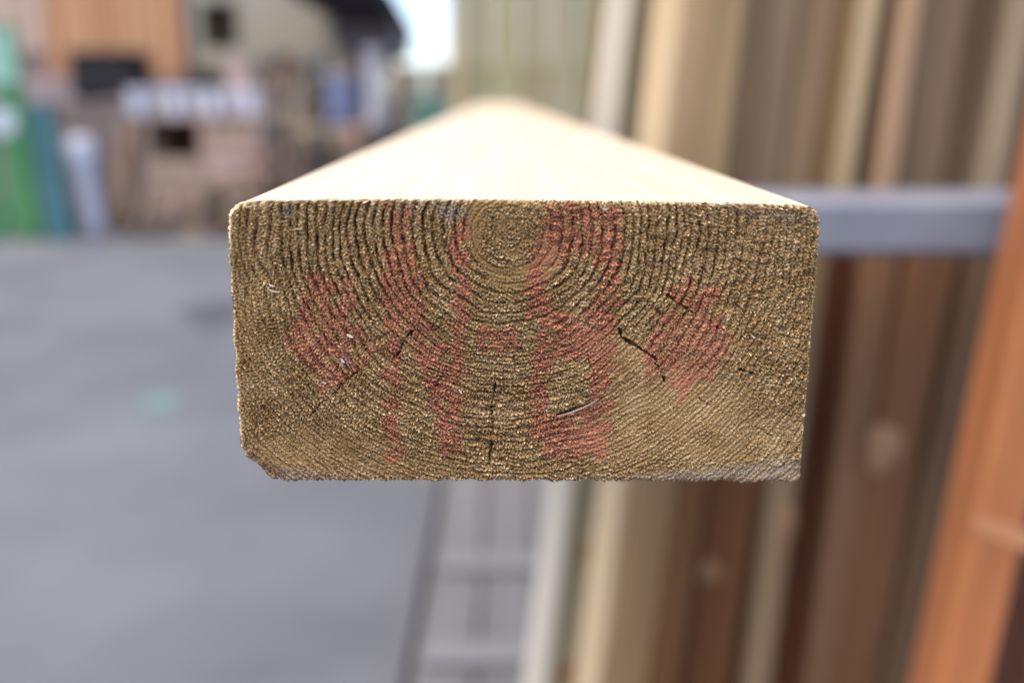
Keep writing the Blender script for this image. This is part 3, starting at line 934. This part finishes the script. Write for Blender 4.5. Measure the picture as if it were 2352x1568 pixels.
# black skip in front of it
D = 10.6
bxn = empty('storage_bin', (wpx(233, D, 200), D, 0))
tag(bxn, 'black storage bin standing in front of the orange shed', 'bin')
bw = (wpx(306, D, 200) - wpx(160, D, 200))
blk = mat('black_plastic', (0.012, 0.010, 0.011), .6, .2, (3, 3, 3))
zt, zb = hpx(116, D), hpx(228, D)
span('body', bxn, -bw / 2, bw / 2, 0, .6, zb, zt - .04, blk, .03)
span('lid', bxn, -bw / 2 - .02, bw / 2 + .02, -.02, .62, zt - .039, zt, blk, .015)
for sx in (-1, 1):
    span('leg', bxn, sx * (bw / 2 - .08) - .03, sx * (bw / 2 - .08) + .03, .1, .5, 0, zb - .001, blk, .006)

# big pinkish plywood crate
D = 9.2
cr_o = empty('plywood_crate', (wpx(215, D, 500), D, 0))
tag(cr_o, 'large pinkish grey plywood crate below the black bin', 'crate')
cw = wpx(338, D, 500) - wpx(95, D, 500)
ctop = hpx(236, D)
ply = mat('ply', (0.19, 0.148, 0.136), .8, .14, (2.5, 2.5, 1.0))
planks(cr_o, -cw / 2, cw / 2, .1, ctop - .02, 0, .025, 5, [ply, mat('ply2', (0.225, 0.178, 0.162), .8, .14, (2.5, 2.5, 1.0))], name='side_board', seed=5)
span('box', cr_o, -cw / 2, cw / 2, .03, .9, .1, ctop - .03, ply, .006)
span('lid', cr_o, -cw / 2 - .02, cw / 2 + .02, -.02, .92, ctop - .029, ctop, ply, .006)
for sx in (-1, 0, 1):
    span('skid', cr_o, sx * (cw / 2 - .06) - .05, sx * (cw / 2 - .06) + .05, .0, .9, 0, .099, ply, .006)

# workbench with dark opening, white tubs on it
D = 9.0
ben = empty('shelf_bench', (wpx(460, D, 500), D, 0))
tag(ben, 'rough timber bench with a dark opening, carrying the row of white tubs', 'bench')
bx = ben.location.x
X_ = lambda x: wpx(x, D, 300) - bx
btop = hpx(268, D)
brn = board_mat('bench_wood', (0.30, 0.22, 0.17), .2)
brn2 = board_mat('bench_wood2', (0.34, 0.245, 0.20), .2)
span('top', ben, X_(318), X_(600), 0, .7, btop - .025, btop, brn2, .006)
span('side_board', ben, X_(322), X_(336), 0.01, .69, 0, btop - .026, brn, .006)
span('side_board', ben, X_(575), X_(595), 0.01, .69, 0, btop - .026, brn, .006)
span('divider', ben, X_(456), X_(470), 0.01, .69, 0, btop - .026, brn2, .006)
span('back_board', ben, X_(336) + .002, X_(575) - .002, .66, .68, 0, btop - .026, mat('rust_back', (0.14, 0.055, 0.022), .8, .3, (3, 3, 3)), .004)
planks(ben, X_(337), X_(455), .0, hpx(362, D), .0, .03, 4, [brn, brn2], vertical=False, name='front_board', seed=8)
planks(ben, X_(471), X_(574), .0, btop - .06, .0, .03, 6, [brn2, board_mat('bench_wood3', (0.38, 0.285, 0.24), .15), brn], vertical=False, name='front_board', seed=9)
tubm = [mat('tub_a', (0.50, 0.50, 0.56), .45, .08, (3, 3, 3)), mat('tub_b', (0.42, 0.42, 0.45), .45, .08, (3, 3, 3)), mat('tub_c', (0.36, 0.36, 0.37), .45, .08)]
ords = ['leftmost white tub', 'second white tub from the left', 'third white tub from the left', 'fourth white tub from the left', 'third white tub from the right', 'second white tub from the right', 'rightmost white tub']
for k in range(7):
    cx = 322 + 43 * k
    rr_ = .083 if k else .095
    e_ = empty('plastic_tub', (wpx(cx, 8.95 + .25, 250), 9.0 + .16 + .05 * (k % 2), btop))
    tag(e_, ords[k] + ' in the row on the timber bench', 'tub', 'white tubs on the bench')
    lathe('tub', e_, [(rr_ * .82, 0), (rr_ * .86, .03), (rr_, .19), (rr_ * 1.0, .2)], tubm[(0, 2, 0, 1, 0, 1, 0)[k]], 16)
    lathe('lid', e_, [(rr_ * 1.06, .201), (rr_ * 1.06, .225), (rr_ * .9, .235)], tubm[(0, 1, 0, 0, 1, 0, 0)[k]], 16)

# loose planks leaning and lying before the bench and the crate
def loose_plank(x0, y0, x1, y1, D, wid, m, label, th=.03):
    a, b = px(x0, y0, D), px(x1, y1, D)
    b.y += .45
    if a.z < .02: a.z = .02
    ax = (b - a).normalized()
    xv = Vector((0, 1, 0)).cross(ax).normalized()
    R = Matrix((xv, ax.cross(xv).normalized(), ax)).transposed()
    bm = bmesh.new()
    bm_box(bm, (0, 0, (b - a).length / 2), (wid, th, (b - a).length), None, .004)
    o = from_bm('loose_plank', bm, m)
    o.matrix_world = Matrix.Translation(a) @ R.to_4x4()
    tag(o, label, 'plank', 'loose planks by the bench')
lp = [board_mat('loose_%d' % k, c_, .25) for k, c_ in enumerate([(0.20, 0.135, 0.09), (0.16, 0.12, 0.10), (0.23, 0.165, 0.115), (0.11, 0.085, 0.072)])]
loose_plank(350, 545, 545, 400, 8.60, .12, lp[0], 'brown plank sloping up to the right before the bench')
loose_plank(352, 540, 560, 345, 8.75, .10, lp[1], 'grey brown plank behind the brown sloping one')
loose_plank(420, 548, 590, 445, 8.45, .11, lp[2], 'light tan plank lowest on the pile before the bench')
loose_plank(300, 548, 470, 500, 8.40, .16, lp[3], 'dark plank lying flat at the foot of the crate')
loose_plank(560, 540, 520, 330, 8.70, .10, lp[3], 'dark plank leaning steeply at the right end of the bench')
loose_plank(270, 545, 250, 260, 8.80, .09, lp[0], 'narrow brown plank leaning upright against the plywood crate')
loose_plank(318, 545, 332, 285, 8.80, .05, lp[2], 'thin pale lath upright at the left end of the bench')

# cream building with a dark window
D = 15.0
hs = empty('cream_building', (wpx(600, D, 100), D, 0))
tag(hs, 'cream rendered building with one dark window behind the stacks', 'building')
hx = hs.location.x
X_ = lambda x: wpx(x, D, 60) - hx
crm = mat('cream_render', (0.33, 0.30, 0.225), .85, .14, (1.2, 1.2, 1.2))
wz0, wz1 = hpx(112, D), hpx(8, D)
hz = 4.2
span('wall', hs, X_(400), X_(463), 0, .3, 0, hz, crm, .01)
span('wall', hs, X_(545), X_(800), 0, .3, 0, hz, crm, .01)
span('wall', hs, X_(463) + .001, X_(545) - .001, 0.002, .3, 0, wz0, crm, .01)
span('wall', hs, X_(463) + .001, X_(545) - .001, 0.002, .3, wz1, hz, crm, .01)
wn = span('window', hs, X_(463) + .002, X_(545) - .002, .14, .18, wz0 + .001, wz1 - .001, mat('window_frame', (0.05, 0.038, 0.022), .6, .1), .01)
for s_ in (0, 1):
    a = X_(463) + .06 + s_ * (X_(545) - X_(463) - .08) / 2
    span('pane', wn, a, a + (X_(545) - X_(463) - .16) / 2, .125, .139, wz0 + .07, wz1 - .07, mat('dark_glass', (0.03, 0.022, 0.012), .15, .1, spec=.5), .002)
span('wall', hs, X_(400), X_(800), .301, 4, 0, hz - .02, crm, .01)
span('roof', hs, X_(390), X_(810), -.3, 4.2, hz + .001, hz + .2, mat('roof_dark', (0.04, 0.037, 0.037), .8), .02)

# dark open-sided canopy
D = 12.6
can = empty('roof_canopy', (wpx(810, D, 100), D, 0))
tag(can, 'dark sloping canopy roof beside the patch of bright sky', 'canopy')
hx = can.location.x
def quad_prism(name, parent, pts, y0, y1, m):
    bm = bmesh.new()
    a = [bm.verts.new((p.x - parent.location.x, y0, p.z)) for p in pts]
    b = [bm.verts.new((p.x - parent.location.x, y1, p.z)) for p in pts]
    bm.faces.new(a); bm.faces.new(list(reversed(b)))
    n = len(pts)
    for k in range(n): bm.faces.new((a[(k + 1) % n], a[k], b[k], b[(k + 1) % n]))
    bmesh.ops.recalc_face_normals(bm, faces=bm.faces)
    return from_bm(name, bm, m, parent)
P_ = lambda *q: [px(x, y, D) for x, y in q]
rdark = mat('canopy_sheet', (0.008, 0.007, 0.009), .9, .2, spec=.05)
quad_prism('roof_sheet', can, P_((640, -60), (700, 8), (772, 46), (912, 52), (850, -60)), -.5, 2.4, rdark)
quad_prism('fascia', can, P_((758, 48), (776, 118), (898, 122), (910, 54)), -.1, 2.2, mat('fascia', (0.105, 0.085, 0.085), .8, .2, (2, 2, 2)))
quad_prism('beam', can, P_((800, 123), (812, 158), (925, 176), (899, 124)), .0, .3, mat('rust_beam', (0.13, 0.055, 0.04), .8, .2, (2, 2, 2)))
for xx in (806, 912):
    span('post', can, wpx(xx, D, 250) - hx - .06, wpx(xx, D, 250) - hx + .06, .32, .44, 0, hpx(150, D), mat('post_wood', (0.2, 0.15, 0.14), .8, .2, (12, 12, 2)), .01)

# timber stacks (each lath an individual piece)
def stack(label, x0, x1, ytop, D, cols_, rows_, seed, mats_, th=.9):
    e_ = empty('timber_stack', (wpx((x0 + x1) / 2, D, 400), D, 0))
    tag(e_, label, 'timber stack')
    r_ = random.Random(seed)
    wd = wpx(x1, D, 400) - wpx(x0, D, 400)
    zt = hpx(ytop, D)
    for j in range(rows_):
        n = cols_ + (j % 2)
        for k in range(n):
            a, b = -wd / 2 + wd * k / n, -wd / 2 + wd * (k + 1) / n
            jit = r_.uniform(0, .12)
            span('timber', e_, a + .010, b - .010, -jit, th - jit, zt * j / rows_ + .006, zt * (j + 1) / rows_ - .003 - r_.uniform(0, .01), mats_[r_.randrange(len(mats_))], .006)
    return e_
sm = [board_mat('st_%d' % k, c, .2) for k, c in enumerate([(0.28, 0.22, 0.15), (0.17, 0.13, 0.10), (0.40, 0.34, 0.235), (0.085, 0.068, 0.056), (0.24, 0.215, 0.195), (0.30, 0.19, 0.14)])]
stack('tall stack of mixed grey and cream timber ends behind the white tubs', 560, 735, 118, 11.4, 7, 11, 1, sm)
stack('stack of brown timbers under the canopy, right of the blue drum', 800, 846, 150, 11.2, 2, 9, 2, [sm[1], sm[5], sm[3]])
stack('pale timber stack between the white post and the green bin', 893, 965, 150, 12.0, 3, 9, 3, [sm[2], sm[4], sm[0]])
stack('grey timber stack at the back next to the olive panel', 985, 1075, 148, 13.2, 4, 8, 4, [sm[4], sm[2]])
stack('low brown timber stack in front of the blue drum', 590, 900, 292, 9.6, 9, 5, 5, [sm[1], sm[3], sm[5], sm[0]])
stack('low dark timber stack beside the pale timber stack', 860, 1010, 268, 10.2, 5, 5, 6, [sm[3], sm[1], sm[4]])
stack('brown timber stack in front of the cream building', 425, 560, 150, 12.2, 5, 9, 7, [sm[1], sm[0], sm[3]])
stack('small knee high pile of brown offcuts before the bench', 452, 606, 425, 8.55, 7, 4, 8, [sm[1], sm[5], sm[0], sm[3]])
stack('dark low pile of timber between the bench and the low brown stack', 596, 700, 340, 8.9, 5, 6, 9, [sm[1], sm[3], sm[5]])
pk = empty('pink_board', (wpx(545, 10.4, 200), 10.4, 0))
tag(pk, 'upright pinkish board standing behind the white tubs', 'board')
span('face_board', pk, -.11, .11, 0, .04, 0, hpx(140, 10.4), mat('pink_face', (0.42, 0.30, 0.26), .8, .1), .006)
span('cap', pk, -.12, .12, -.01, .05, hpx(140, 10.4) + .0005, hpx(140, 10.4) + .03, mat('pink_face', (0.42, 0.30, 0.26), .8, .1), .004)

# blue drum, white post, green bin
D = 10.4
dr = empty('plastic_drum', (wpx(776, D, 250), D + .2, hpx(290, D)))
dr.location.z = 0
tag(dr, 'blue plastic drum standing among the timber stacks', 'drum')
zt = hpx(182, D); R_ = .155
lathe('body', dr, [(R_ * .9, 0), (R_, .06), (R_, zt * .35), (R_ * 1.06, zt * .37), (R_, zt * .39), (R_, zt * .68), (R_ * 1.06, zt * .70), (R_, zt * .72), (R_, zt - .06), (R_ * .85, zt)], mat('blue_plastic', (0.105, 0.125, 0.21), .45, .15, (3, 3, 3)), 24)
lathe('lid', dr, [(R_ * .98, zt + .001), (R_ * .98, zt + .05), (R_ * .8, zt + .06)], mat('blue_lid', (0.20, 0.21, 0.25), .5, .1), 24)
po = empty('white_post', (wpx(858, 10.0, 250), 10.0, 0))
tag(po, 'pale grey post standing left of the bright sky', 'post')
zt = hpx(118, 10.0)
span('shaft', po, -.07, .07, 0, .14, 0.03, zt - .02, mat('post_paint', (0.36, 0.35, 0.38), .6, .10, (4, 4, 1)), .012)
span('cap', po, -.085, .085, -.015, .155, zt - .0195, zt + .02, mat('post_paint', (0.36, 0.35, 0.38), .6), .008)
span('foot', po, -.12, .12, -.05, .19, 0, .0295, mat('post_paint', (0.36, 0.35, 0.38), .6), .006)
gb = empty('wheeled_bin', (wpx(983, 9.8, 260), 9.8, 0))
tag(gb, 'small green wheeled bin near the tip of the timber', 'bin')
zt = hpx(222, 9.8)
gp = mat('bin_green', (0.08, 0.17, 0.115), .5, .15, (3, 3, 3))
bm = bmesh.new()
vs = bm_box(bm, (0, .2, zt / 2), (.30, .36, zt - .1), None, .01)
for v_ in vs:
    if v_.co.z < zt / 2: v_.co.x *= .82; v_.co.y = .2 + (v_.co.y - .2) * .85
from_bm('body', bm, gp, gb)
span('lid', gb, -.17, .17, 0, .42, zt - .049, zt, gp, .012)
for sx in (-1, 1):
    bm = bmesh.new()
    bmesh.ops.create_cone(bm, cap_ends=True, segments=16, radius1=.08, radius2=.08, depth=.04)
    for v_ in bm.verts: v_.co = Matrix.Rotation(math.pi / 2, 3, 'Y') @ v_.co + Vector((sx * .165, .36, .08))
    from_bm('wheel', bm, blk, gb)
